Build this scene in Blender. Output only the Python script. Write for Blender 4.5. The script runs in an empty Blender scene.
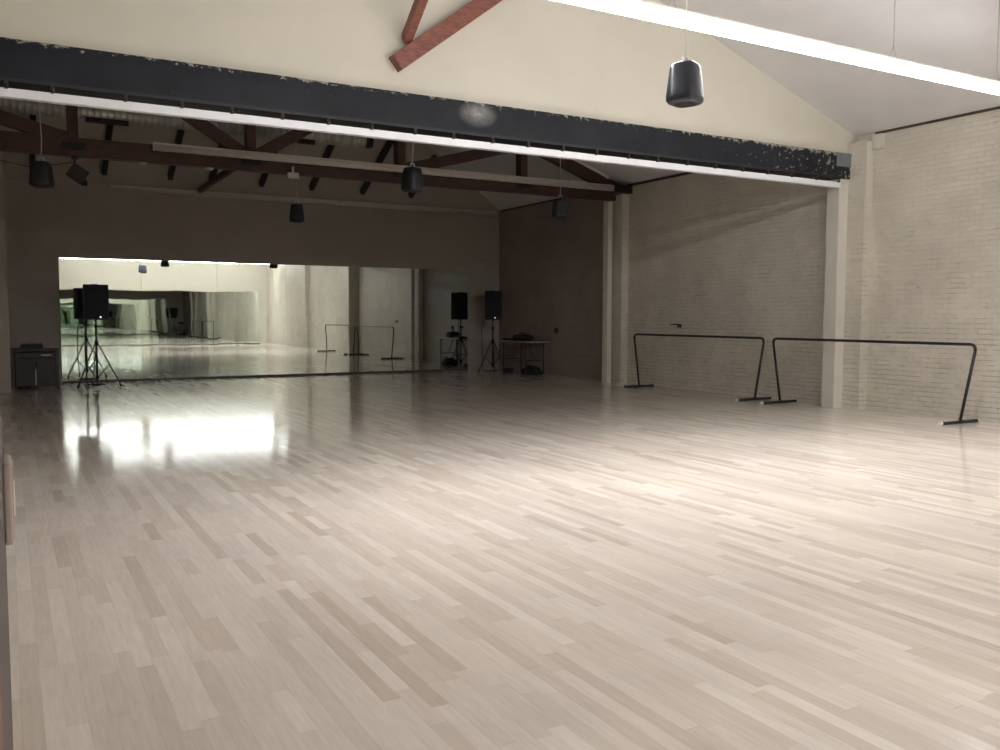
import bpy, bmesh, math, random
from mathutils import Vector, Matrix
random.seed(7)
sc = bpy.context.scene
C = sc.collection
PI = math.pi

# ------------------------------------------------------------------ measures
XR, XF, XL = 11.78, 11.74, -4.30      # right wall (near bays / last bay), left wall
YB, YN = 20.9, -3.90                  # far wall, wall behind the camera
RX = 3.74                             # ridge
EZ, SL, HS = 4.29, 0.35, 0.50         # eaves height, roof slope, hip slope
RZ = EZ + SL * (XR - RX)
HY = YB - (RZ - EZ) / HS              # where the ridge ends
def roof(x, y=0.0):
    return min(EZ + SL * (XR - x), EZ + SL * (x - XL), EZ + HS * (YB - y))

# ------------------------------------------------------------------ node helpers
def mat(name):
    m = bpy.data.materials.new(name); m.use_nodes = True
    nt = m.node_tree; b = nt.nodes['Principled BSDF']
    return m, nt, b
def nd(nt, t, **k):
    n = nt.nodes.new(t)
    for a, v in k.items():
        if a.startswith('i_'):
            n.inputs[a[2:].replace('_', ' ')].default_value = v
        else:
            setattr(n, a, v)
    return n
def mth(nt, op, a, b=None, c=None):
    n = nt.nodes.new('ShaderNodeMath'); n.operation = op
    for i, v in enumerate((a, b, c)):
        if v is None: continue
        if isinstance(v, (int, float)): n.inputs[i].default_value = v
        else: nt.links.new(v, n.inputs[i])
    return n.outputs[0]
def ramp(nt, fac, stops):
    r = nt.nodes.new('ShaderNodeValToRGB')
    e = r.color_ramp.elements
    e[0].position, e[0].color = stops[0][0], (*stops[0][1], 1)
    e[1].position, e[1].color = stops[-1][0], (*stops[-1][1], 1)
    for p, c in stops[1:-1]:
        k = e.new(p); k.color = (*c, 1)
    nt.links.new(fac, r.inputs[0])
    return r.outputs[0]
def mixc(nt, fac, a, b, mode='MIX'):
    n = nt.nodes.new('ShaderNodeMix'); n.data_type = 'RGBA'; n.blend_type = mode
    for s, v in ((n.inputs[0], fac), (n.inputs[6], a), (n.inputs[7], b)):
        if isinstance(v, (int, float)): s.default_value = v
        elif isinstance(v, tuple): s.default_value = (*v, 1)
        else: nt.links.new(v, s)
    return n.outputs[2]
def objco(nt):
    return nt.nodes.new('ShaderNodeTexCoord').outputs['Object']
def noise(nt, vec, scale, detail=3, rough=.55):
    n = nd(nt, 'ShaderNodeTexNoise'); n.inputs['Scale'].default_value = scale
    n.inputs['Detail'].default_value = detail; n.inputs['Roughness'].default_value = rough
    nt.links.new(vec, n.inputs['Vector']); return n.outputs['Fac']
def bump(nt, b, h, strength, dist):
    n = nd(nt, 'ShaderNodeBump'); n.inputs['Strength'].default_value = strength
    n.inputs['Distance'].default_value = dist
    nt.links.new(h, n.inputs['Height']); nt.links.new(n.outputs[0], b.inputs['Normal'])
def scalev(nt, vec, s):
    n = nd(nt, 'ShaderNodeMapping'); n.inputs['Scale'].default_value = s
    nt.links.new(vec, n.inputs[0]); return n.outputs[0]

def simple(name, col, rough=.5, metal=0.0, vary=.12, nscale=9, bm_=0, stretch=(1, 1, 1)):
    m, nt, b = mat(name)
    f = noise(nt, scalev(nt, objco(nt), stretch), nscale)
    lo = tuple(c * (1 - vary) for c in col); hi = tuple(min(1, c * (1 + vary)) for c in col)
    nt.links.new(ramp(nt, f, [(.3, lo), (.7, hi)]), b.inputs['Base Color'])
    b.inputs['Roughness'].default_value = rough; b.inputs['Metallic'].default_value = metal
    if bm_: bump(nt, b, f, .4, bm_)
    return m

M = {}
M['plaster'] = simple('cream_plaster', (.60, .575, .49), .75, vary=.03, nscale=1.3, bm_=.002)
M['plaster_shaded'] = simple('cream_plaster_shaded', (.34, .30, .265), .75, vary=.04, nscale=1.3, bm_=.002)  # same cream plaster, base colour darkened to paint in the far room's shade
M['ceil'] = simple('white_ceiling', (.62, .615, .62), .8, vary=.04, nscale=1.5)
M['ceil_shaded'] = simple('shaded_ceiling', (.42, .385, .345), .8, vary=.04, nscale=1.5)  # hip slope is white ceiling too; its weaker light is put into the colour
M['column'] = simple('white_painted_steel', (.62, .60, .54), .5, vary=.05, nscale=3)
M['black_plastic'] = simple('black_plastic', (.004, .004, .007), .6, vary=.2)
M['black_metal'] = simple('black_metal', (.012, .012, .012), .35, vary=.2)
M['speaker_shell'] = simple('dark_blue_grey_plastic', (.028, .033, .045), .28, vary=.1)
M['speaker_grille'] = simple('dark_grille', (.005, .005, .010), .75, vary=.2, nscale=200)
M['white_plastic'] = simple('white_plastic', (.70, .68, .64), .4, vary=.04)
M['switch_plastic'] = simple('beige_switch_plastic', (.42, .34, .31), .45, vary=.05)
M['light_unlit'] = simple('unlit_diffuser', (.52, .48, .46), .45, vary=.04)
M['track'] = simple('white_track_metal', (.80, .82, .86), .35, vary=.03)
M['hook'] = simple('rusty_hook', (.05, .038, .032), .5, .4, vary=.3, nscale=60)
M['redwood'] = simple('red_stained_timber', (.058, .027, .021), .55, vary=.3, nscale=5, stretch=(1, 6, 6))
M['redwood_bright'] = simple('red_stained_timber_light', (.20, .072, .050), .5, vary=.3, nscale=6, stretch=(2, 6, 6))
M['rafter'] = simple('black_rafter_paint', (.012, .012, .014), .6, vary=.2)
M['jamb'] = simple('plum_painted_jamb', (.060, .040, .040), .5, vary=.08)
M['cable'] = simple('black_cable', (.012, .012, .012), .5)
M['wire'] = simple('steel_wire', (.45, .45, .45), .4, .7)
M['cabinet'] = simple('dark_cabinet_wood', (.020, .013, .012), .45, vary=.25, stretch=(6, 6, 1))
M['cab_frame'] = simple('cabinet_frame_wood', (.035, .025, .022), .45, vary=.2)
M['steel'] = simple('dull_steel', (.35, .34, .33), .35, .8)
M['table_top'] = simple('grey_table_laminate', (.33, .31, .28), .5, vary=.06)
M['bag'] = simple('black_bag_fabric', (.012, .011, .014), .85, vary=.3, nscale=25, bm_=.004)
M['trim_brown'] = simple('brown_trim', (.055, .036, .030), .6, vary=.3)
M['ledge'] = simple('grey_mirror_channel', (.05, .048, .045), .5)

def emit(name, col, s):
    m, nt, b = mat(name)
    b.inputs['Base Color'].default_value = (.8, .8, .8, 1)
    b.inputs['Emission Color'].default_value = (*col, 1); b.inputs['Emission Strength'].default_value = s
    return m
M['tube'] = emit('lit_diffuser', (1.0, .975, .985), 30)
M['led'] = emit('white_led', (.9, .95, 1), 3)

# floor of narrow maple strips running down the room
m, nt, b = mat('maple_strip_floor'); M['floor'] = m
oc = objco(nt); sp = nd(nt, 'ShaderNodeSeparateXYZ'); nt.links.new(oc, sp.inputs[0])
PW = .070
rowf = mth(nt, 'DIVIDE', sp.outputs[0], PW); row = mth(nt, 'FLOOR', rowf)
wn = nd(nt, 'ShaderNodeTexWhiteNoise', noise_dimensions='1D'); nt.links.new(row, wn.inputs['W'])
plen = mth(nt, 'MULTIPLY_ADD', wn.outputs['Value'], .55, .50)
off = mth(nt, 'MULTIPLY', wn.outputs['Value'], 37.0)
yy = mth(nt, 'ADD', mth(nt, 'DIVIDE', sp.outputs[1], plen), off)
wob = mth(nt, 'MULTIPLY', mth(nt, 'SINE', mth(nt, 'MULTIPLY', yy, 1.9)), .33)
yy2 = mth(nt, 'ADD', yy, wob)
idx = mth(nt, 'FLOOR', yy2)
cx = nd(nt, 'ShaderNodeCombineXYZ'); nt.links.new(row, cx.inputs[0]); nt.links.new(idx, cx.inputs[1])
wn2 = nd(nt, 'ShaderNodeTexWhiteNoise', noise_dimensions='2D'); nt.links.new(cx.outputs[0], wn2.inputs['Vector'])
base = ramp(nt, wn2.outputs['Value'], [(0, (.585, .520, .450)), (.12, (.645, .585, .515)), (.45, (.695, .640, .575)), (.8, (.730, .680, .615)), (1, (.785, .745, .685))])
gr = noise(nt, scalev(nt, oc, (26, 2.2, 1)), 2.0, 4, .6)
col = mixc(nt, 1.0, base, ramp(nt, gr, [(.25, (.90, .88, .86)), (.75, (1.05, 1.04, 1.03))]), 'MULTIPLY')
cl = noise(nt, oc, .7, 2); col = mixc(nt, 1.0, col, ramp(nt, cl, [(.3, (.93, .93, .94)), (.7, (1.05, 1.04, 1.02))]), 'MULTIPLY')
fr = mth(nt, 'FRACT', rowf); edge = mth(nt, 'MINIMUM', fr, mth(nt, 'SUBTRACT', 1.0, fr))
g1 = mth(nt, 'LESS_THAN', edge, .018)
fy = mth(nt, 'FRACT', yy2); ey = mth(nt, 'MINIMUM', fy, mth(nt, 'SUBTRACT', 1.0, fy)); g2 = mth(nt, 'LESS_THAN', ey, .003)
g = mth(nt, 'MAXIMUM', g1, g2)
col = mixc(nt, mth(nt, 'MULTIPLY', g, .13), col, (.22, .16, .12))
nt.links.new(col, b.inputs['Base Color'])
rr = noise(nt, oc, 5, 4)
nt.links.new(mth(nt, 'MULTIPLY_ADD', rr, .06, .07), b.inputs['Roughness'])
b.inputs['IOR'].default_value = 1.5
wv = noise(nt, scalev(nt, oc, (3.0, 1.6, 1)), 1.6, 3)
plank_h = mth(nt, 'MULTIPLY', wn2.outputs['Value'], .05)
bump(nt, b, mth(nt, 'ADD', mth(nt, 'ADD', wv, plank_h), mth(nt, 'MULTIPLY', g, -.4)), .25, .0009)

# painted brick: plane is 'yz' or 'xz'
def brick(name, plane, colr, dark):
    m, nt, b = mat(name)
    oc = objco(nt); sp = nd(nt, 'ShaderNodeSeparateXYZ'); nt.links.new(oc, sp.inputs[0])
    cb = nd(nt, 'ShaderNodeCombineXYZ')
    hsum = mth(nt, 'ADD', sp.outputs[0], sp.outputs[1])
    nt.links.new(hsum, cb.inputs[0]); nt.links.new(sp.outputs[2], cb.inputs[1])
    dn = noise(nt, oc, 6, 3)
    jv = nd(nt, 'ShaderNodeVectorMath', operation='MULTIPLY_ADD')
    cc = nd(nt, 'ShaderNodeCombineXYZ'); nt.links.new(dn, cc.inputs[0]); nt.links.new(dn, cc.inputs[1])
    nt.links.new(cc.outputs[0], jv.inputs[0]); jv.inputs[1].default_value = (.018, .018, 0); nt.links.new(cb.outputs[0], jv.inputs[2])
    br = nd(nt, 'ShaderNodeTexBrick')
    br.inputs['Scale'].default_value = 1; br.inputs['Brick Width'].default_value = .215; br.inputs['Row Height'].default_value = .072
    br.inputs['Mortar Size'].default_value = .008; br.inputs['Mortar Smooth'].default_value = .6
    br.inputs['Color1'].default_value = (0, 0, 0, 1); br.inputs['Color2'].default_value = (1, 1, 1, 1); br.inputs['Mortar'].default_value = (.5, .5, .5, 1)
    nt.links.new(jv.outputs[0], br.inputs['Vector'])
    sepb = nd(nt, 'ShaderNodeSeparateColor'); nt.links.new(br.outputs['Color'], sepb.inputs[0])
    c = mixc(nt, sepb.outputs[0], tuple(x * .955 for x in colr), tuple(x * 1.02 for x in colr))
    big = noise(nt, oc, 1.1, 5, .6)
    c = mixc(nt, 1.0, c, ramp(nt, big, [(.3, (.88, .87, .86)), (.65, (1.04, 1.03, 1.02))]), 'MULTIPLY')
    # worn joints, stronger near the floor
    patch = noise(nt, oc, 3.1, 6, .7)
    low = mth(nt, 'MULTIPLY_ADD', sp.outputs[2], -.055, .155)
    pm = mth(nt, 'MULTIPLY', mth(nt, 'SUBTRACT', mth(nt, 'ADD', patch, mth(nt, 'MAXIMUM', low, -.02)), .54), 7.0)
    pm = mth(nt, 'MINIMUM', mth(nt, 'MAXIMUM', pm, 0.10), 1.0)
    zz = mth(nt, 'FRACT', mth(nt, 'DIVIDE', mth(nt, 'ADD', sp.outputs[2], mth(nt, 'MULTIPLY', dn, .018)), .072))
    bed = mth(nt, 'LESS_THAN', mth(nt, 'MINIMUM', zz, mth(nt, 'SUBTRACT', 1.0, zz)), .13)
    keep = mth(nt, 'MULTIPLY_ADD', bed, .75, .25)
    jf = mth(nt, 'MULTIPLY', mth(nt, 'MULTIPLY', mth(nt, 'MULTIPLY', br.outputs['Fac'], keep), pm), .66)
    c = mixc(nt, jf, c, dark)
    sq = noise(nt, scalev(nt, oc, (9, 9, 22)), 1.0, 2)
    smud = noise(nt, scalev(nt, oc, (2, 2, 4)), 2.6, 6, .75)
    c = mixc(nt, mth(nt, 'MULTIPLY', mth(nt, 'MAXIMUM', mth(nt, 'SUBTRACT', mth(nt, 'ADD', smud, mth(nt, 'MULTIPLY', low, .5)), .56), 0), 1.6), c, dark)
    spots = mth(nt, 'MULTIPLY', mth(nt, 'GREATER_THAN', mth(nt, 'ADD', sq, mth(nt, 'MULTIPLY', low, .3)), .745), .55)
    c = mixc(nt, spots, c, dark)
    nt.links.new(c, b.inputs['Base Color']); b.inputs['Roughness'].default_value = .55
    fine = noise(nt, oc, 22, 5)
    h = mth(nt, 'ADD', mth(nt, 'MULTIPLY', br.outputs['Fac'], -.6), mth(nt, 'MULTIPLY', fine, .55))
    bump(nt, b, h, .65, .007)
    return m
M['brick'] = brick('cream_painted_brick', 'yz', (.63, .60, .525), (.22, .19, .155))
M['brick_shaded'] = brick('shaded_painted_brick', 'yz', (.31, .26, .235), (.13, .10, .09))  # same cream brick, colours lowered so the last bay's shade is painted in

# black header steel with scraped paint along its top and right end
m, nt, b = mat('scraped_black_paint'); M['beam'] = m
oc = objco(nt); sp = nd(nt, 'ShaderNodeSeparateXYZ'); nt.links.new(oc, sp.inputs[0])
n1 = noise(nt, scalev(nt, oc, (5, 5, 6)), 3.2, 8, .72)
topw = mth(nt, 'MULTIPLY', mth(nt, 'MAXIMUM', mth(nt, 'SUBTRACT', sp.outputs[2], 3.925), 0), 2.4)
rightw = mth(nt, 'MULTIPLY', mth(nt, 'MAXIMUM', mth(nt, 'SUBTRACT', sp.outputs[0], 7.8), 0), .035)
sc_ = mth(nt, 'GREATER_THAN', mth(nt, 'ADD', n1, mth(nt, 'ADD', topw, rightw)), .70)
n3 = noise(nt, oc, 2, 3)
bc = ramp(nt, n3, [(.3, (.006, .0075, .012)), (.75, (.014, .017, .025))])
c = mixc(nt, mth(nt, 'MULTIPLY', sc_, .75), bc, (.42, .40, .35))
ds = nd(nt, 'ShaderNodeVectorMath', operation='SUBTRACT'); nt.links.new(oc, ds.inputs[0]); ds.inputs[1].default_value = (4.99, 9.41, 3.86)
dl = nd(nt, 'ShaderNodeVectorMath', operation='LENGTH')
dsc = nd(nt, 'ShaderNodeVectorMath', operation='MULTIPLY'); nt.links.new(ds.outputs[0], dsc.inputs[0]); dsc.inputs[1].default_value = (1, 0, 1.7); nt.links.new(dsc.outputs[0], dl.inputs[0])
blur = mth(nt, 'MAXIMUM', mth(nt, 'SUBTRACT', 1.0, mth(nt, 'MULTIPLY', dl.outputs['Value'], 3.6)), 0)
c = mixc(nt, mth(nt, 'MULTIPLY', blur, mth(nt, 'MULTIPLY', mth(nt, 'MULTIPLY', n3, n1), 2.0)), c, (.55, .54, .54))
nt.links.new(c, b.inputs['Base Color']); b.inputs['Roughness'].default_value = .6; b.inputs['Specular IOR Level'].default_value = .3

# galvanised spiral duct
m, nt, b = mat('galvanised_duct'); M['duct'] = m
f = noise(nt, objco(nt), 7, 3)
nt.links.new(ramp(nt, f, [(.3, (.40, .40, .38)), (.7, (.60, .60, .56))]), b.inputs['Base Color'])
b.inputs['Metallic'].default_value = .7; b.inputs['Roughness'].default_value = .45

# mirror silver with a faint waviness
def mirror(name, tint, amp):
    m, nt, b = mat(name)
    b.inputs['Base Color'].default_value = (*tint, 1); b.inputs['Metallic'].default_value = 1; b.inputs['Roughness'].default_value = .012
    f = noise(nt, scalev(nt, objco(nt), (1.3, 1, .8)), 1.0, 1)
    bump(nt, b, f, 1.0, amp)
    return m
M['mirror'] = mirror('silvered_mirror', (.80, .86, .82), .0011)

# ------------------------------------------------------------------ mesh helpers
def box(bm, x0, x1, y0, y1, z0, z1):
    v = [bm.verts.new((x, y, z)) for x in (x0, x1) for y in (y0, y1) for z in (z0, z1)]
    for f in ((0, 1, 3, 2), (4, 6, 7, 5), (0, 4, 5, 1), (2, 3, 7, 6), (0, 2, 6, 4), (1, 5, 7, 3)):
        bm.faces.new([v[i] for i in f])
def bar(bm, p, q, w, h, up=(0, 0, 1)):
    p, q = Vector(p), Vector(q); d = (q - p).normalized(); up = Vector(up)
    s = d.cross(up)
    if s.length < 1e-4: s = d.cross(Vector((0, 1, 0)))
    s.normalize(); u = s.cross(d).normalized()
    v = []
    for c in (p, q):
        for a, e in ((-1, -1), (1, -1), (1, 1), (-1, 1)):
            v.append(bm.verts.new(c + s * a * w / 2 + u * e * h / 2))
    for f in ((3, 2, 1, 0), (4, 5, 6, 7), (0, 1, 5, 4), (1, 2, 6, 5), (2, 3, 7, 6), (3, 0, 4, 7)):
        bm.faces.new([v[i] for i in f])
def tube(bm, pts, r, n=10, cap=True):
    pts = [Vector(p) for p in pts]; rings = []
    ref = None
    for i, p in enumerate(pts):
        d = (pts[min(i + 1, len(pts) - 1)] - pts[max(i - 1, 0)]).normalized()
        if ref is None: ref = Vector((0, 0, 1)) if abs(d.z) < .9 else Vector((1, 0, 0))
        s = (ref - d * ref.dot(d)).normalized(); t = d.cross(s); ref = s
        rr = r[i] if isinstance(r, (list, tuple)) else r
        rings.append([bm.verts.new(p + (s * math.cos(2 * PI * k / n) + t * math.sin(2 * PI * k / n)) * rr) for k in range(n)])
    for a, c in zip(rings, rings[1:]):
        for k in range(n):
            f = bm.faces.new((a[k], a[(k + 1) % n], c[(k + 1) % n], c[k])); f.smooth = True
    if cap:
        bm.faces.new(rings[0][::-1]); bm.faces.new(rings[-1])
def sq_loft(bm, prof, n=32, e=4.0, cx=0, cy=0):
    """stack of rounded-square sections: prof = [(z, half width, half depth)]"""
    rings = []
    for z, a, c in prof:
        ring = []
        for k in range(n):
            t = 2 * PI * k / n; ct, st = math.cos(t), math.sin(t)
            ring.append(bm.verts.new((cx + a * math.copysign(abs(ct) ** (2 / e), ct), cy + c * math.copysign(abs(st) ** (2 / e), st), z)))
        rings.append(ring)
    for a, c in zip(rings, rings[1:]):
        for k in range(n):
            f = bm.faces.new((a[k], a[(k + 1) % n], c[(k + 1) % n], c[k])); f.smooth = True
    bm.faces.new(rings[0][::-1]); bm.faces.new(rings[-1])
def prism(bm, poly, y0, y1):
    """polygon of (x, z) points pushed along y"""
    a = [bm.verts.new((x, y0, z)) for x, z in poly]; c = [bm.verts.new((x, y1, z)) for x, z in poly]
    bm.faces.new(a); bm.faces.new(c[::-1]); n = len(poly)
    for i in range(n): bm.faces.new((a[i], c[i], c[(i + 1) % n], a[(i + 1) % n]))
def arc(p0, p1, p2, r, n=6):
    """rounded corner at p1"""
    p0, p1, p2 = Vector(p0), Vector(p1), Vector(p2)
    a = p1 + (p0 - p1).normalized() * r; c = p1 + (p2 - p1).normalized() * r
    return [(a * (1 - t) ** 2 + p1 * 2 * t * (1 - t) + c * t * t) for t in [i / n for i in range(n + 1)]]

def obj(name, bm, m, parent=None, bevel=0, loc=None):
    bmesh.ops.recalc_face_normals(bm, faces=bm.faces)
    me = bpy.data.meshes.new(name); bm.to_mesh(me); bm.free()
    me.materials.append(m)
    o = bpy.data.objects.new(name, me); C.objects.link(o)
    if parent is not None: o.parent = parent
    if loc: o.location = loc
    if bevel:
        k = o.modifiers.new('bevel', 'BEVEL'); k.width = bevel; k.segments = 2; k.limit_method = 'ANGLE'
    return o
def new(): return bmesh.new()
def tag(o, label, cat, group=None):
    o['label'] = label; o['category'] = cat
    if group: o['group'] = group
    return o
def thing(name, label, cat, loc=(0, 0, 0), rotz=0, group=None):
    o = bpy.data.objects.new(name, None); C.objects.link(o); o.empty_display_size = .1
    o.location = loc; o.rotation_euler = (0, 0, rotz)
    return tag(o, label, cat, group)
def struct(name, bm, m):
    o = obj(name, bm, m); o['kind'] = 'structure'; return o
def dup(root, loc, label, rotz=None, group=None):
    r = root.copy(); C.objects.link(r); r.location = loc; r['label'] = label
    if rotz is not None: r.rotation_euler = (0, 0, rotz)
    if group: r['group'] = group
    for ch in list(root.children):
        c = ch.copy(); C.objects.link(c); c.parent = r
        for gch in list(ch.children):
            d = gch.copy(); C.objects.link(d); d.parent = c
    return r
ORD = ['first', 'second', 'third', 'fourth', 'fifth', 'sixth', 'seventh', 'eighth', 'ninth']

# ------------------------------------------------------------------ the room
bm = new(); box(bm, XL - .2, XR + .2, YN - .2, YB + .2, -.12, 0); struct('floor', bm, M['floor'])

bm = new()   # near bays of the right wall with the two brick piers
box(bm, XR, XR + .2, YN, 15.6, 0, EZ + .05)
for y0, y1 in ((2.9, 3.5), (9.13, 9.75), (15.25, 15.8)):
    box(bm, 11.60, XR + .01, y0, y1, 0, 4.16)
struct('wall_right', bm, M['brick'])
bm = new(); box(bm, XF, XF + .2, 15.62, YB, 0, EZ + .03); struct('wall_right_far', bm, M['brick_shaded'])
bm = new(); box(bm, XL, XR, YB, YB + .2, 0, EZ + .06); struct('wall_back', bm, M['plaster_shaded'])
bm = new(); box(bm, XL - .2, XL, YN, YB, 0, EZ + .05); struct('wall_left', bm, M['plaster'])
gable = [(XL, 0), (XR, 0), (XR, EZ + .05), (RX, RZ + .05), (XL, EZ + .05)]
bm = new(); prism(bm, gable, YN - .2, YN); struct('wall_front', bm, M['plaster'])
bm = new(); prism(bm, [(XL, 3.95), (11.60, 3.95), (11.62, 4.05), (XR, 4.15), (XR, EZ + .05), (RX, RZ + .05), (XL, EZ + .05)], 9.46, 9.66)
struct('wall_middle', bm, M['plaster'])
bm = new(); box(bm, XL, .03, 18.75, YB, 0, EZ + .3); struct('wall_back_left', bm, M['plaster_shaded'])

bm = new()   # pitched ceiling, hipped over the far bay
def slab(pts):
    a = [bm.verts.new(p) for p in pts]; c = [bm.verts.new((p[0], p[1], p[2] + .12)) for p in pts]
    bm.faces.new(a[::-1]); bm.faces.new(c); n = len(pts)
    for i in range(n): bm.faces.new((a[i], a[(i + 1) % n], c[(i + 1) % n], c[i]))
slab([(XR, YN, EZ), (XR, YB, EZ), (RX, HY, RZ), (RX, YN, RZ)])
slab([(XL, YB, EZ), (XL, YN, EZ), (RX, YN, RZ), (RX, HY, RZ)])
struct('ceiling', bm, M['ceil'])
bm = new(); slab([(XR, YB, EZ), (XL, YB, EZ), (RX, HY, RZ)]); struct('ceiling', bm, M['ceil_shaded'])

bm = new(); box(bm, XR - .025, XR + .01, 9.66, 15.3, 4.245, EZ + .005); box(bm, XR - .02, XR + .01, YN, 9.1, 4.26, EZ + .005)
struct('trim_1', bm, M['trim_brown'])
bm = new(); box(bm, XF - .03, XF + .01, 15.8, YB - .12, 4.27, EZ + .015); struct('trim_2', bm, M['trim_brown'])

# white steel columns under the ends of the header and the truss
for x1, y0, y1, zt, lab in ((11.61, 9.44, 9.68, 3.82, 'tall white square column holding the right end of the black header beam'),
                            (11.52, 15.48, 15.66, 4.08, 'slim white column in the far bay under the right end of the red truss')):
    t = thing('support_column', lab, 'column', (11.5, (y0 + y1) / 2, 0))
    bm = new(); box(bm, -.1, x1 - 11.5, -(y1 - y0) / 2, (y1 - y0) / 2, 0, zt); obj('shaft', bm, M['column'], t, .008)
    if zt < 3.9:
        bm = new(); box(bm, -.22, .14, -(y1 - y0) / 2 - .045, -(y1 - y0) / 2 + .02, zt - .03, zt + .175)
        cp = obj('cap_plate', bm, simple('grey_cap', (.16, .18, .19), .5), t); cp['label'] = 'bare grey steel end cap'
    else:
        bm = new(); box(bm, -.15, .27, -.45, .12, zt, zt + .16); cp = obj('cap_plate', bm, M['rafter'], t); cp['label'] = 'black bearing cap'

# ------------------------------------------------------------------ header beam
t = thing('header_beam', 'long black painted header beam with scraped white patches across the room', 'beam', (0, 0, 0))
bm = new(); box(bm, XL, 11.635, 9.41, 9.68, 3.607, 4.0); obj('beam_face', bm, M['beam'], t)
bm = new(); box(bm, XL, 11.4, 9.40, 9.43, 3.607, 3.64); lf = obj('lower_flange', bm, M['rafter'], t)

# ------------------------------------------------------------------ hook hung track
t = thing('curtain_track', 'long white metal track hung on hooks below the black header beam', 'track', (0, 0, 0))
bm = new()
box(bm, XL, 11.42, 9.43, 9.50, 3.535, 3.55); box(bm, XL, 11.42, 9.462, 9.475, 3.47, 3.54)
box(bm, XL, 11.42, 9.422, 9.51, 3.468, 3.483); box(bm, XL, 11.42, 9.435, 9.443, 3.483, 3.537)
obj('rail', bm, M['track'], t)
hk = None
for i in range(23):
    x = .06 + .5135 * i + (-.13 if i == 1 else 0)
    if hk is None:
        bm = new()
        tube(bm, [(0, -.012, .0), (0, -.015, .05), (.004, -.01, .085), (0, .01, .10)], .006, 6)
        box(bm, -.016, .016, -.02, .03, -.005, .006)
        bar(bm, (-.02, -.02, .035), (.02, -.02, .075), .006, .012); bar(bm, (.02, -.02, .035), (-.02, -.02, .075), .006, .012)
        tube(bm, [(-.018, -.018, .015), (.018, -.018, .015)], .009, 6)
        hk = obj('hook', bm, M['hook'], t); hk.location = (x, 9.42, 3.547)
    else:
        c = hk.copy(); C.objects.link(c); c.location = (x + random.uniform(-.015, .015), 9.42, 3.547)

# ------------------------------------------------------------------ roof truss
TY = 15.42
t = thing('roof_truss', 'dark red timber roof truss spanning the far room', 'truss', (RX, TY, 3.935))
def tp(x, z): return (x - RX, 0, z - 3.935)
bm = new(); bar(bm, tp(XL + .05, 4.08), tp(11.5, 4.08), .16, .29); obj('bottom_chord', bm, M['redwood'], t, .006)
for s in (1, -1):
    bm = new(); bar(bm, (s * 7.85, 0, roof(XR - .23) - .20 - 3.935), (0, 0, RZ - .20 - 3.935), .16, .24)
    obj('top_chord', bm, M['redwood'], t, .006)
    bm = new(); bar(bm, (s * 7.55, 0, roof(RX + 7.55) - .05 - 3.935), (0, 0, RZ - .05 - 3.935), .22, .06)
    q = obj('packing_board', bm, M['ceil'], t); q['label'] = 'pale board between truss and ceiling'
for x in (-1.77, .985, RX, 6.51, 9.18):
    ztop = roof(x) - .25
    bm = new(); bar(bm, tp(x, 4.16), tp(x, ztop), .15, .22, (0, 1, 0)); obj('post', bm, M['redwood'], t, .004)
    bm = new(); box(bm, x - RX - .17, x - RX + .17, -.10, -.082, 4.03 - 3.935, 4.14 - 3.935)
    pl = obj('plate', bm, M['rafter'], t)
for a, c in ((RX, 6.51), (6.51, 9.18), (RX, .985), (.985, -1.77)):
    bm = new(); sgn = 1 if c > a else -1
    bar(bm, tp(a + sgn * .10, 4.21), tp(c, roof(c) - .30), .13, .20); obj('diagonal', bm, M['redwood'], t, .004)

# lengthwise timbers at the ridge line
bm = new(); bar(bm, (0, 0, 0), (0.04, 5.2, .0), .09, .11)
o = obj('timber_brace', bm, M['redwood'], None, .004, (3.84, 15.52, 4.27)); tag(o, 'thin level red timber tie running from the far truss to the back wall', 'brace')
# the two braces that stick out above the header
bm = new(); bar(bm, (.0, 0, .0), (1.9, 0, 1.45), .14, .19)
o = obj('timber_brace', bm, M['redwood_bright'], None, .005, (3.92, 9.388, 4.30)); tag(o, 'thick red timber brace rising right from the cream wall above the header', 'brace')
bm = new(); bar(bm, (0, 0, 0), (-.13, -2.2, 1.32), .10, .13)
o = obj('timber_brace', bm, M['redwood_bright'], None, .005, (4.07, 9.42, 4.60)); tag(o, 'thin red timber brace steeply rising behind the thick one above the header', 'brace')

# black rafters on the hipped end
RXS = [.54, 1.88, 3.2, 4.07, 5.18, 6.36, 7.63, 8.9]
for i, x in enumerate(RXS):
    ytop = max(16.5, YB - (roof(x, 0) - EZ) / HS) + .05
    yb = 20.4
    bm = new(); bar(bm, (0, 0, 0), (0, ytop - yb, HS * (yb - ytop)), .10, .13)
    o = obj('rafter', bm, M['rafter'], None, 0, (x, yb, EZ + HS * (YB - yb) - .085))
    tag(o, ORD[i] + ' black rafter from the left on the sloped ceiling above the mirror wall', 'rafter', 'black rafters under the hipped ceiling')

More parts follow.
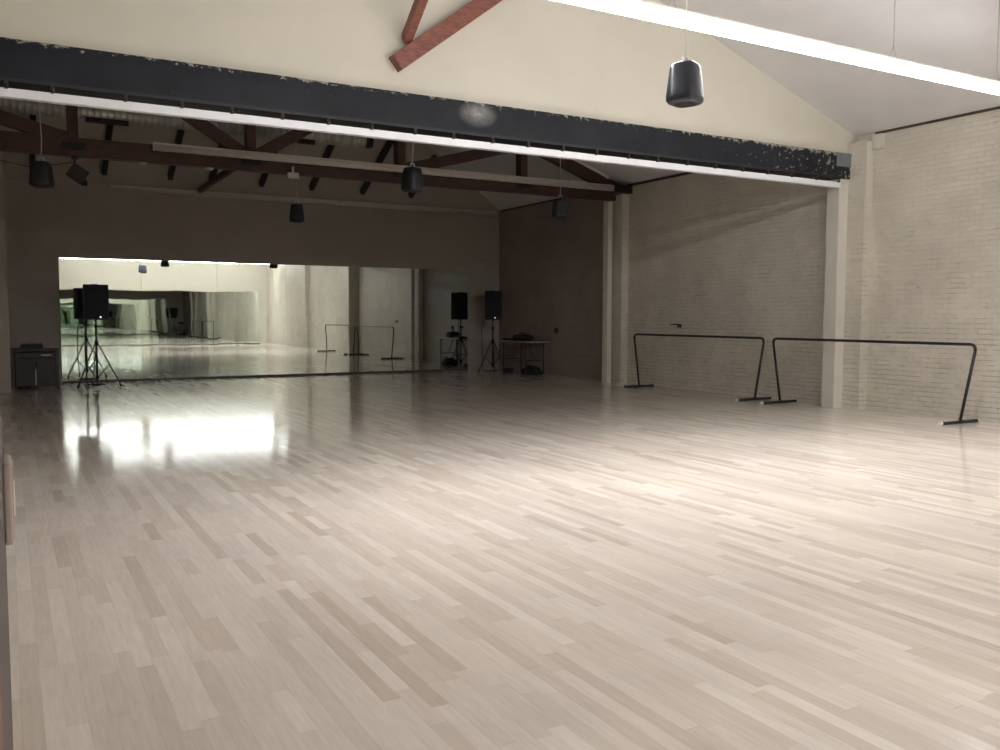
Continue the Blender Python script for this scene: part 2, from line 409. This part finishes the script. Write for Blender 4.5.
# ------------------------------------------------------------------ spiral duct
t = thing('ventilation_duct', 'silver ribbed round air duct running behind the far truss', 'duct', (0, 16.12, 4.80))
bm = new()
pts, rad = [], []
x = XL + .02
while x < 6.05:
    for dx, r in ((0, .135), (.035, .135), (.042, .143), (.052, .143), (.059, .135)):
        pts.append((x + dx, 0, 0)); rad.append(r)
    x += .10
tube(bm, pts, rad, 18); obj('duct_body', bm, M['duct'], t)
bm = new(); tube(bm, [(6.04, 0, 0), (6.22, 0, 0)], .13, 18); q = obj('end_collar', bm, M['rafter'], t)
for gx in (1.55, 4.75):
    bm = new(); box(bm, gx - .33, gx + .33, -.10, .0, -.175, -.10); q = obj('grille', bm, M['rafter'], t); q['label'] = 'black air outlet grille'
for hx in (-2, .4, 2.6, 5.2):
    bm = new(); tube(bm, [(hx, 0, .11), (hx, 0, min(roof(hx), EZ + HS * (YB - 16.12)) - 4.80)], .008, 5); obj('hanger', bm, M['wire'], t)

# ------------------------------------------------------------------ linear lights
def linear(lab, x0, x1, y, z, lit, wires=True, w=.12, wall=False):
    t = thing('linear_light', lab, 'light fixture', (x0, y, z)); L = x1 - x0
    bm = new(); box(bm, 0, L, -.03, .03, .035, .075)
    obj('housing', bm, M['white_plastic'] if lit else M['light_unlit'], t)
    bm = new(); sq_loft(bm, [(0, w / 2, .045), (L, w / 2, .045)], 16, 3.2)
    bmesh.ops.rotate(bm, verts=bm.verts, matrix=Matrix.Rotation(PI / 2, 3, 'Y'), cent=(0, 0, 0))
    obj('diffuser', bm, M['tube'] if lit else M['light_unlit'], t)
    for ex in (-.008, L - .004):
        bm = new(); box(bm, ex, ex + .012, -.05, .05, -.05, .08); obj('end_cap', bm, M['white_plastic'] if lit else M['light_unlit'], t)
    if lit:
        la = bpy.data.lights.new('strip_lamp', 'AREA'); la.shape = 'RECTANGLE'; la.size = L - .1; la.size_y = w * .9
        la.spread = math.radians(115); la.energy = 50 * L; la.color = (1.0, .975, .985)
        lo = bpy.data.objects.new('strip_lamp', la); C.objects.link(lo); lo.parent = t; lo.location = (L / 2, 0, -.052)
    if wires:
        for hx in (.3, 3.13, 6.03, L - .3):
            zt = min(roof(x0 + hx), EZ + HS * (YB - y)) - z
            bm = new(); tube(bm, [(hx - .05, 0, .075), (hx, 0, .20)], .003, 4); tube(bm, [(hx + .05, 0, .075), (hx, 0, .20)], .003, 4)
            tube(bm, [(hx, 0, .19), (hx, 0, zt)], .004, 5); obj('suspension_wire', bm, M['wire'], t)
    return t
linear('long glowing white strip light hanging nearest at the upper right', 1.9, 10.0, 5.95, 4.0, True)
linear('glowing white strip light behind the viewer seen along the top of the mirror', 2.1, 11.5, -1.85, 4.045, True)
linear('unlit pale strip light fixed along the front of the red truss', 2.15, 11.42, 15.24, 4.165, False, False, .11)
linear('unlit pale strip light high against the back wall above the mirror', 2.05, 11.6, 20.845, 4.20, False, False, .08)
bm = new(); box(bm, -.10, .10, -.09, .0, -.05, .05); box(bm, -.02, .02, -.06, -.04, .05, .16)
tag(obj('junction_box', bm, M['light_unlit'], None, .006, (4.43, 15.30, 3.89)), 'small pale junction box under the truss left of its middle', 'box')
for x in (2.0, 3.05): 
    bm = new(); sq_loft(bm, [(0, .055, .055), (.03, .075, .075)], 20, 2)
    tag(obj('smoke_detector', bm, M['light_unlit'], None, 0, (x, 15.42, 3.90)), 'small flat pale disc under the truss chord, ' + ('near the strip light end' if x < 3 else 'nearer the truss centre'), 'detector')

# ------------------------------------------------------------------ pendant speakers
def pendant(x, y, lab, zb=3.15):
    t = thing('pendant_speaker', lab, 'speaker', (x, y, zb), random.uniform(-.5, .5) if y > 6 else .40, 'hanging pendant speakers')
    bm = new()
    sq_loft(bm, [(.0, .12, .12), (.012, .148, .148), (.035, .163, .163), (.07, .166, .166), (.2, .152, .152), (.34, .136, .136), (.375, .128, .128), (.392, .108, .108), (.398, .07, .07)], 40, 3.4)
    for v in bm.verts: v.co *= .79
    obj('shell', bm, M['speaker_shell'] if y < 9 else M['black_plastic'], t)
    bm = new(); sq_loft(bm, [(-.003, .075, .075), (.008, .085, .085)], 28, 3); obj('grille', bm, M['speaker_grille'], t)
    bm = new(); tube(bm, [(-.035, 0, .305), (-.03, 0, .36), (.03, 0, .36), (.035, 0, .305)], .008, 6); obj('bracket', bm, M['white_plastic'], t)
    zt = min(roof(x, y), EZ + HS * (YB - y)) - zb
    bm = new(); tube(bm, [(0, 0, .355), (.012, 0, .6), (.0, 0, .9), (0, 0, zt)], .0055, 6); obj('cable', bm, M['white_plastic'] if y < 9 else M['light_unlit'], t)
pendant(4.63, 5.31, 'dark grey pendant speaker hanging nearest, below the glowing strip light', 3.09)
pendant(4.67, 10.63, 'dark pendant speaker hanging in front of the truss middle', 3.07)
pendant(4.54, 15.42, 'dark pendant speaker hanging below the truss, seen against the back wall above the mirror', 3.11)
pendant(7.91, 12.06, 'dark pendant speaker hanging near the right end of the truss', 3.05)
pendant(.43, 12.4, 'dark pendant speaker hanging at far left below the truss', 3.04)

# flood light clamped below the truss at left
t = thing('stage_light', 'small square black spotlight tilted under the left end of the truss', 'spotlight', (1.04, 15.4, 3.674))
bm = new(); box(bm, -.13, .13, -.10, .10, -.11, .11); bmesh.ops.rotate(bm, verts=bm.verts, matrix=Matrix.Rotation(.62, 3, 'Y') @ Matrix.Rotation(.3, 3, 'X'), cent=(0, 0, 0)); obj('lamp_body', bm, M['black_metal'], t, .012)
bm = new(); box(bm, .04, .13, -.06, .06, -.19, -.10); obj('barn_door', bm, M['black_metal'], t)
bm = new(); tube(bm, [(-.04, 0, .27), (-.04, 0, .18), (-.02, 0, .1)], .014, 8); box(bm, -.09, .01, -.05, .05, .22, .262); obj('clamp', bm, M['black_metal'], t)
bm = new(); tube(bm, [(XL + .05, 15.28, 3.95), (-1.5, 15.28, 3.83), (-.2, 15.28, 3.80), (.4, 15.28, 3.70), (.85, 15.3, 3.80), (.98, 15.34, 3.84)], .007, 5)
tag(obj('cable', bm, M['cable']), 'thin black cable drooping along the truss to the spotlight', 'cable')

# ------------------------------------------------------------------ mirrors
def mirror_wall(name, lab, x0, x1, n, y, face, h):
    t = thing(name, lab, 'mirror', ((x0 + x1) / 2, y, 0)); w = (x1 - x0) / n
    for k in range(n):
        cxx = x0 + w * (k + .5) - (x0 + x1) / 2
        bm = new(); box(bm, -w / 2 + .0015, w / 2 - .0015, -.004, .004, .04, h)
        o = obj('mirror_panel', bm, M['mirror'], t); o.location = (cxx, face * .022, 0)
        o.rotation_euler = (random.uniform(-.0004, .0004), 0, random.uniform(-.0007, .0007))
    bm = new(); box(bm, x0 - (x0 + x1) / 2, x1 - (x0 + x1) / 2, min(0, face * .035), max(0, face * .035), 0, .042)
    obj('base_channel', bm, M['ledge'], t)
    bm = new(); box(bm, x0 - (x0 + x1) / 2, x1 - (x0 + x1) / 2, min(0, face * .016), max(0, face * .016), .04, h)
    obj('backing', bm, M['ledge'], t)
mirror_wall('wall_mirror', 'long frameless dance mirror covering the lower back wall', .99, 10.76, 6, YB, -1, 2.67)
mirror_wall('wall_mirror', 'mirror on the wall behind the viewer, seen reflected in the long mirror', -1.2, 11.35, 8, YN, 1, 2.66)

# ------------------------------------------------------------------ ballet barres
def barre():
    t = thing('ballet_barre', 'black metal freestanding ballet barre standing nearest by the bare brick wall at right', 'barre', (11.3, 8.85, 0), 0, 'freestanding ballet barres')
    T, B, H, R = 1.79, 1.60, 1.085, .021
    def p(s, k): return (0, s * (B + (T - B) * k), .045 + (H - .045) * k)
    top = arc(p(-1, 0), (0, -T, H), (0, T, H), .10) + arc((0, -T, H), (0, T, H), p(1, 0), .10)
    bm = new(); tube(bm, top, R, 12); obj('top_rail', bm, M['black_metal'], t)
    for s in (-1, 1):
        a = Vector(p(s, 0)); e = Vector((0, s * T, H)); e = e + (a - e).normalized() * .10
        bm = new(); tube(bm, [a, e], R, 12); obj('leg', bm, M['black_metal'], t)
        bm = new(); tube(bm, [(-.40, s * B, .024), (.38, s * B, .024)], .023, 12); f = obj('foot', bm, M['black_metal'], t)
        for c in (-.44, .38):
            bm = new(); tube(bm, [(c, s * B, .024), (c + .035, s * B, .024)], .024, 12)
            q = obj('end_cap', bm, M['white_plastic'], f); q['label'] = 'white rubber end cap'
    return t
b0 = barre()
dup(b0, (11.3, 12.62, 0), 'black metal freestanding ballet barre standing farther back between the two white columns', 0)

# ------------------------------------------------------------------ loudspeakers on stands
def stand(lab, x, y, hub, top, spread, rot):
    t = thing('speaker_stand', lab, 'speaker stand', (x, y, 0), rot)
    bm = new(); tube(bm, [(0, 0, .10), (0, 0, hub + .35)], .021, 12); obj('lower_pole', bm, M['black_metal'], t)
    bm = new(); tube(bm, [(0, 0, hub + .3), (0, 0, top)], .016, 12); obj('upper_pole', bm, M['black_metal'], t)
    bm = new(); tube(bm, [(0, 0, hub + .31), (0, 0, hub + .38)], .032, 12); tube(bm, [(.03, 0, hub + .345), (.08, 0, hub + .345)], [.01, .022], 8); obj('height_clamp', bm, M['black_plastic'], t)
    bm = new(); tube(bm, [(0, 0, hub - .05), (0, 0, hub + .05)], .040, 12); obj('hub', bm, M['black_plastic'], t)
    bm = new(); tube(bm, [(0, 0, .15), (0, 0, .22)], .034, 12); obj('brace_collar', bm, M['black_plastic'], t)
    for k in range(3):
        a = 2 * PI * k / 3; cx_, sy_ = math.cos(a), math.sin(a)
        bm = new(); tube(bm, [(.03 * cx_, .03 * sy_, hub), (spread * cx_, spread * sy_, .035)], .013, 8); lg = obj('leg', bm, M['black_metal'], t)
        bm = new(); tube(bm, [(spread * cx_ * .97, spread * sy_ * .97, .05), (spread * cx_ * 1.03, spread * sy_ * 1.03, .0)], .021, 8); obj('rubber_foot', bm, M['black_plastic'], lg)
        m_ = .52; bm = new(); bar(bm, (.03 * cx_, .03 * sy_, .19), (spread * cx_ * m_, spread * sy_ * m_, hub * (1 - m_) + .035 * m_), .012, .018); obj('brace', bm, M['black_metal'], t)
    return t
def pa(lab, x, y, z, w, h, d, rot, led):
    t = thing('loudspeaker', lab, 'speaker', (x, y, z), rot)
    bm = new(); prof = [(-w / 2, -d * .5), (w / 2, -d * .5), (w * .46, d * .05), (w * .30, d * .5), (-w * .30, d * .5), (-w * .46, d * .05)]
    a = [bm.verts.new((px, py, 0)) for px, py in prof]; c = [bm.verts.new((px, py, h)) for px, py in prof]
    bm.faces.new(a[::-1]); bm.faces.new(c)
    for i in range(6): bm.faces.new((a[i], a[(i + 1) % 6], c[(i + 1) % 6], c[i]))
    obj('cabinet', bm, M['black_plastic'], t, .018)
    bm = new(); box(bm, -w / 2 + .025, w / 2 - .025, -d * .5 - .012, -d * .5 + .005, .03, h - .03); g_ = obj('grille', bm, M['speaker_grille'], t, .008)
    bm = new(); box(bm, led - .010, led + .010, -d * .5 - .018, -d * .5 - .010, .045, .065); q = obj('indicator_light', bm, M['led'], t); q['label'] = 'small glowing white light'
    bm = new(); box(bm, -w * .12, w * .12, -.06, .06, h - .004, h + .012); obj('handle', bm, M['black_metal'], t)
    bm = new(); tube(bm, [(0, 0, -.03), (0, 0, .02)], .028, 12); obj('pole_socket', bm, M['black_metal'], t)
stand('black tripod speaker stand in front of the left end of the mirror', 1.57, 19.55, .88, 1.37, .46, -.42)
pa('big black loudspeaker on the tripod in front of the mirror left end', 1.565, 19.55, 1.36, .47, .71, .40, .05, .07)
stand('black tripod speaker stand in the far right corner beside the folding table', 11.02, 19.95, .80, 1.34, .40, .95)
pa('big black loudspeaker on the tripod in the far right corner', 11.02, 19.95, 1.355, .44, .75, .36, -.42, .04)
for lab, pts in (('black speaker cable hanging beside the left tripod down to the floor', [(1.44, 19.80, 1.42), (1.38, 19.78, 1.1), (1.37, 19.76, .6), (1.40, 19.76, .05), (1.5, 19.7, .01), (1.75, 19.85, .01), (1.6, 19.98, .01), (1.35, 19.95, .01)]),
                 ('black speaker cable hanging beside the right tripod', [(10.86, 20.16, 1.34), (10.83, 20.2, 1.1), (10.84, 20.2, .6), (10.86, 20.2, .05), (11.0, 20.25, .01), (11.2, 20.23, .01), (11.35, 20.25, .01)])):
    bm = new(); tube(bm, pts, .011, 6); tag(obj('speaker_cable', bm, M['cable']), lab, 'cable')

# ------------------------------------------------------------------ cabinet with mixer
t = thing('equipment_cabinet', 'dark wooden two-door equipment cabinet against the wall left of the mirror', 'cabinet', (.46, 19.75, 0))
bm = new(); box(bm, -.36, .36, -.30, .34, .05, .72); obj('body', bm, M['cabinet'], t)
bm = new(); box(bm, -.42, .42, -.37, .38, .74, .785); obj('top', bm, M['cab_frame'], t, .006)
for sx in (-.39, .39):
    for sy in (-.33, .34):
        bm = new(); box(bm, sx - .025, sx + .025, sy - .025, sy + .025, 0, .745); obj('leg', bm, M['cab_frame'], t)
for s in (-1, 1):
    bm = new(); box(bm, min(s * .012, s * .35), max(s * .012, s * .35), -.325, -.30, .07, .60); d = obj('door', bm, M['cabinet'], t, .006)
    bm = new(); tube(bm, [(s * .035, -.325, .42), (s * .035, -.36, .43), (s * .035, -.36, .50), (s * .035, -.325, .51)], .009, 6); q = obj('handle', bm, M['steel'], d)
bm = new(); box(bm, -.35, .35, -.325, -.30, .615, .71); dr = obj('drawer', bm, M['cabinet'], t, .006)
bm = new(); box(bm, .10, .28, -.335, -.324, .655, .675); obj('handle', bm, M['steel'], dr)
bm = new(); box(bm, -.010, .010, -.332, -.320, .08, .40); obj('seam_strip', bm, M['steel'], t)
t = thing('mixing_desk', 'small black audio mixer with knobs on top of the dark cabinet', 'mixer', (.41, 19.65, .785))
bm = new(); prism(bm, [(-.2, 0), (.2, 0), (.2, .05), (.19, .09), (-.19, .09), (-.2, .05)], -.18, .18); obj('body', bm, M['black_plastic'], t, .006)
for i in range(6):
    bm = new(); tube(bm, [(-.16 + i * .064, -.12, .088), (-.16 + i * .064, -.12, .115)], .016, 8); obj('knob', bm, M['black_metal'], t)

# ------------------------------------------------------------------ folding table
t = thing('folding_table', 'long grey topped folding table along the far right brick wall', 'table', (11.38, 19.0, 0))
bm = new(); box(bm, -.33, .33, -.70, .70, .795, .83); obj('tabletop', bm, M['table_top'], t, .008)
for sy in (-.55, .55):
    for sx in (-.26, .26):
        bm = new(); tube(bm, [(sx, sy, 0), (sx, sy, .80)], .016, 8); obj('leg', bm, M['black_metal'], t)
    bm = new(); tube(bm, [(-.26, sy, .36), (.26, sy, .36)], .011, 8); obj('crossbar', bm, M['black_metal'], t)
    bm = new(); s = -1 if sy > 0 else 1; tube(bm, [(0, sy, .36), (0, sy + s * .30, .795)], .010, 8); obj('brace', bm, M['black_metal'], t)
    bm = new(); s = -1 if sy > 0 else 1; tube(bm, [(-.26, sy, .66), (-.26, sy + s * .12, .795)], .008, 6); tube(bm, [(.26, sy, .66), (.26, sy + s * .12, .795)], .008, 6); obj('corner_brace', bm, M['black_metal'], t)
t = thing('equipment_case', 'rounded black case with a raised handle lying on the folding table', 'case', (11.30, 18.9, .83), .2)
bm = new(); sq_loft(bm, [(0, .15, .24), (.03, .17, .28), (.10, .17, .28), (.15, .14, .24), (.165, .10, .18)], 28, 4); obj('body', bm, M['bag'], t)
bm = new(); tube(bm, [(0, -.12, .155), (0, -.10, .20), (0, .10, .20), (0, .12, .155)], .014, 8); obj('handle', bm, M['black_plastic'], t)
bm = new(); prism(bm, [(-.12, 0), (.12, 0), (.12, .03), (-.12, .06)], -.22, .22); tag(obj('laptop_deck', bm, M['black_plastic'], None, .006, (11.28, 19.45, .83)), 'flat black control deck on the far end of the folding table', 'deck')
bm = new()
sq_loft(bm, [(0, .20, .29), (.05, .23, .32), (.13, .18, .26), (.19, .11, .18), (.215, .05, .09)], 28, 2.6)
for v in bm.verts: v.co += Vector((random.uniform(-.012, .012), random.uniform(-.012, .012), random.uniform(-.006, .010) if v.co.z > .01 else 0))
t = thing('duffel_bag', 'slumped black bag on the floor under the folding table', 'bag', (11.36, 18.55, 0), .1); obj('body', bm, M['bag'], t)
bm = new(); tube(bm, [(-.1, -.25, .12), (-.12, -.15, .24), (-.1, .05, .25), (-.08, .15, .17)], .014, 6); obj('strap', bm, M['cable'], t)
bm = new(); pts = []
for i in range(70):
    a = i * .55; r = .14 + .03 * math.sin(i * 1.3); pts.append((11.38 + r * math.cos(a), 19.78 + r * .9 * math.sin(a), .015 + .0011 * i))
tube(bm, pts, .012, 5); tag(obj('cable_coil', bm, M['cable']), 'coiled black cable on the floor beside the right tripod feet', 'cable')

# ------------------------------------------------------------------ things on the walls
def wallbox(name, lab, cat, x, y, z, w, h, m, bits=0):
    t = thing(name, lab, cat, (x, y, z))
    bm = new(); box(bm, -.035, .0, -w / 2, w / 2, -h / 2, h / 2); obj('plate', bm, m, t, .005)
    bm = new(); box(bm, -.045, -.034, -w / 4, w / 4, -h / 4, h / 4); obj('socket', bm, M['black_plastic'], t)
    return t
wallbox('wall_outlet', 'small dark outlet box on the brick wall beside the folding table', 'outlet', XF, 18.0, 1.10, .10, .12, M['cab_frame'])
t = thing('wall_hook', 'small broken black bracket on the brick wall above the farther barre', 'bracket', (XR, 13.55, 1.27))
bm = new(); box(bm, -.03, .0, -.05, .05, -.04, .03); obj('plate', bm, M['black_metal'], t, .005)
bm = new(); tube(bm, [(-.02, .0, .02), (-.05, .12, .03), (-.05, .22, .015)], .012, 6); tube(bm, [(-.02, 0, -.01), (-.05, -.08, -.03)], .012, 6); obj('arm', bm, M['black_metal'], t)

# small stains / plaster patch at the top of the first pier
bm = new(); box(bm, 11.59, 11.70, 9.10, 9.14, 3.3, 4.15); struct('trim_3', bm, M['plaster'])
bm = new(); box(bm, XR - .05, XR, 8.95, 9.125, 4.03, 4.255); struct('trim_4', bm, M['column'])

# door jamb right beside the camera with a light switch on it
bm = new(); box(bm, -.30, -.0112, .62, 1.40, 0, 2.4); struct('door_1', bm, M['jamb'])
bm = new(); box(bm, -.30, -.0105, .48, .62, 0, 2.4); struct('trim_5', bm, M['redwood_bright'])
t = thing('light_switch', 'beige rounded switch box on the dark jamb at the left edge', 'switch', (-.0112, 1.33, 1.205))
bm = new(); box(bm, 0, .0100, -.043, .043, -.054, .054); obj('back_box', bm, M['switch_plastic'], t, .003)
bm = new(); box(bm, .009, .0118, -.036, .036, -.048, .048); obj('cover_plate', bm, M['switch_plastic'], t, .0015)
bm = new(); box(bm, .0115, .0130, -.010, .010, -.022, .022); obj('toggle', bm, M['white_plastic'], t, .001)

# ------------------------------------------------------------------ light and camera
w = bpy.data.worlds.new('World'); sc.world = w; w.use_nodes = True
w.node_tree.nodes['Background'].inputs[0].default_value = (.5, .48, .5, 1)
w.node_tree.nodes['Background'].inputs[1].default_value = .05

yaw, pit, rol, F = .51301327, .06717087, .00231199, 873.54
fw = Vector((math.sin(yaw) * math.cos(pit), math.cos(yaw) * math.cos(pit), -math.sin(pit)))
r0 = Vector((math.cos(yaw), -math.sin(yaw), 0)); u0 = r0.cross(fw)
r = r0 * math.cos(rol) + u0 * math.sin(rol); u = u0 * math.cos(rol) - r0 * math.sin(rol)
cam = bpy.data.cameras.new('camera'); cam.sensor_width = 36; cam.lens = F * 36 / 1000; cam.clip_start = .02
co = bpy.data.objects.new('camera', cam); C.objects.link(co)
mw = Matrix((r, u, -fw)).transposed().to_4x4(); mw.translation = Vector((0, 0, 1.45)); co.matrix_world = mw
sc.camera = co

sc.view_settings.view_transform = 'Standard'
sc.view_settings.look = 'None'
sc.view_settings.exposure = 0.0
cy = sc.cycles
cy.max_bounces = 14; cy.diffuse_bounces = 6; cy.glossy_bounces = 12
cy.caustics_reflective = True; cy.blur_glossy = 0
cy.sample_clamp_indirect = 20; cy.use_denoising = True
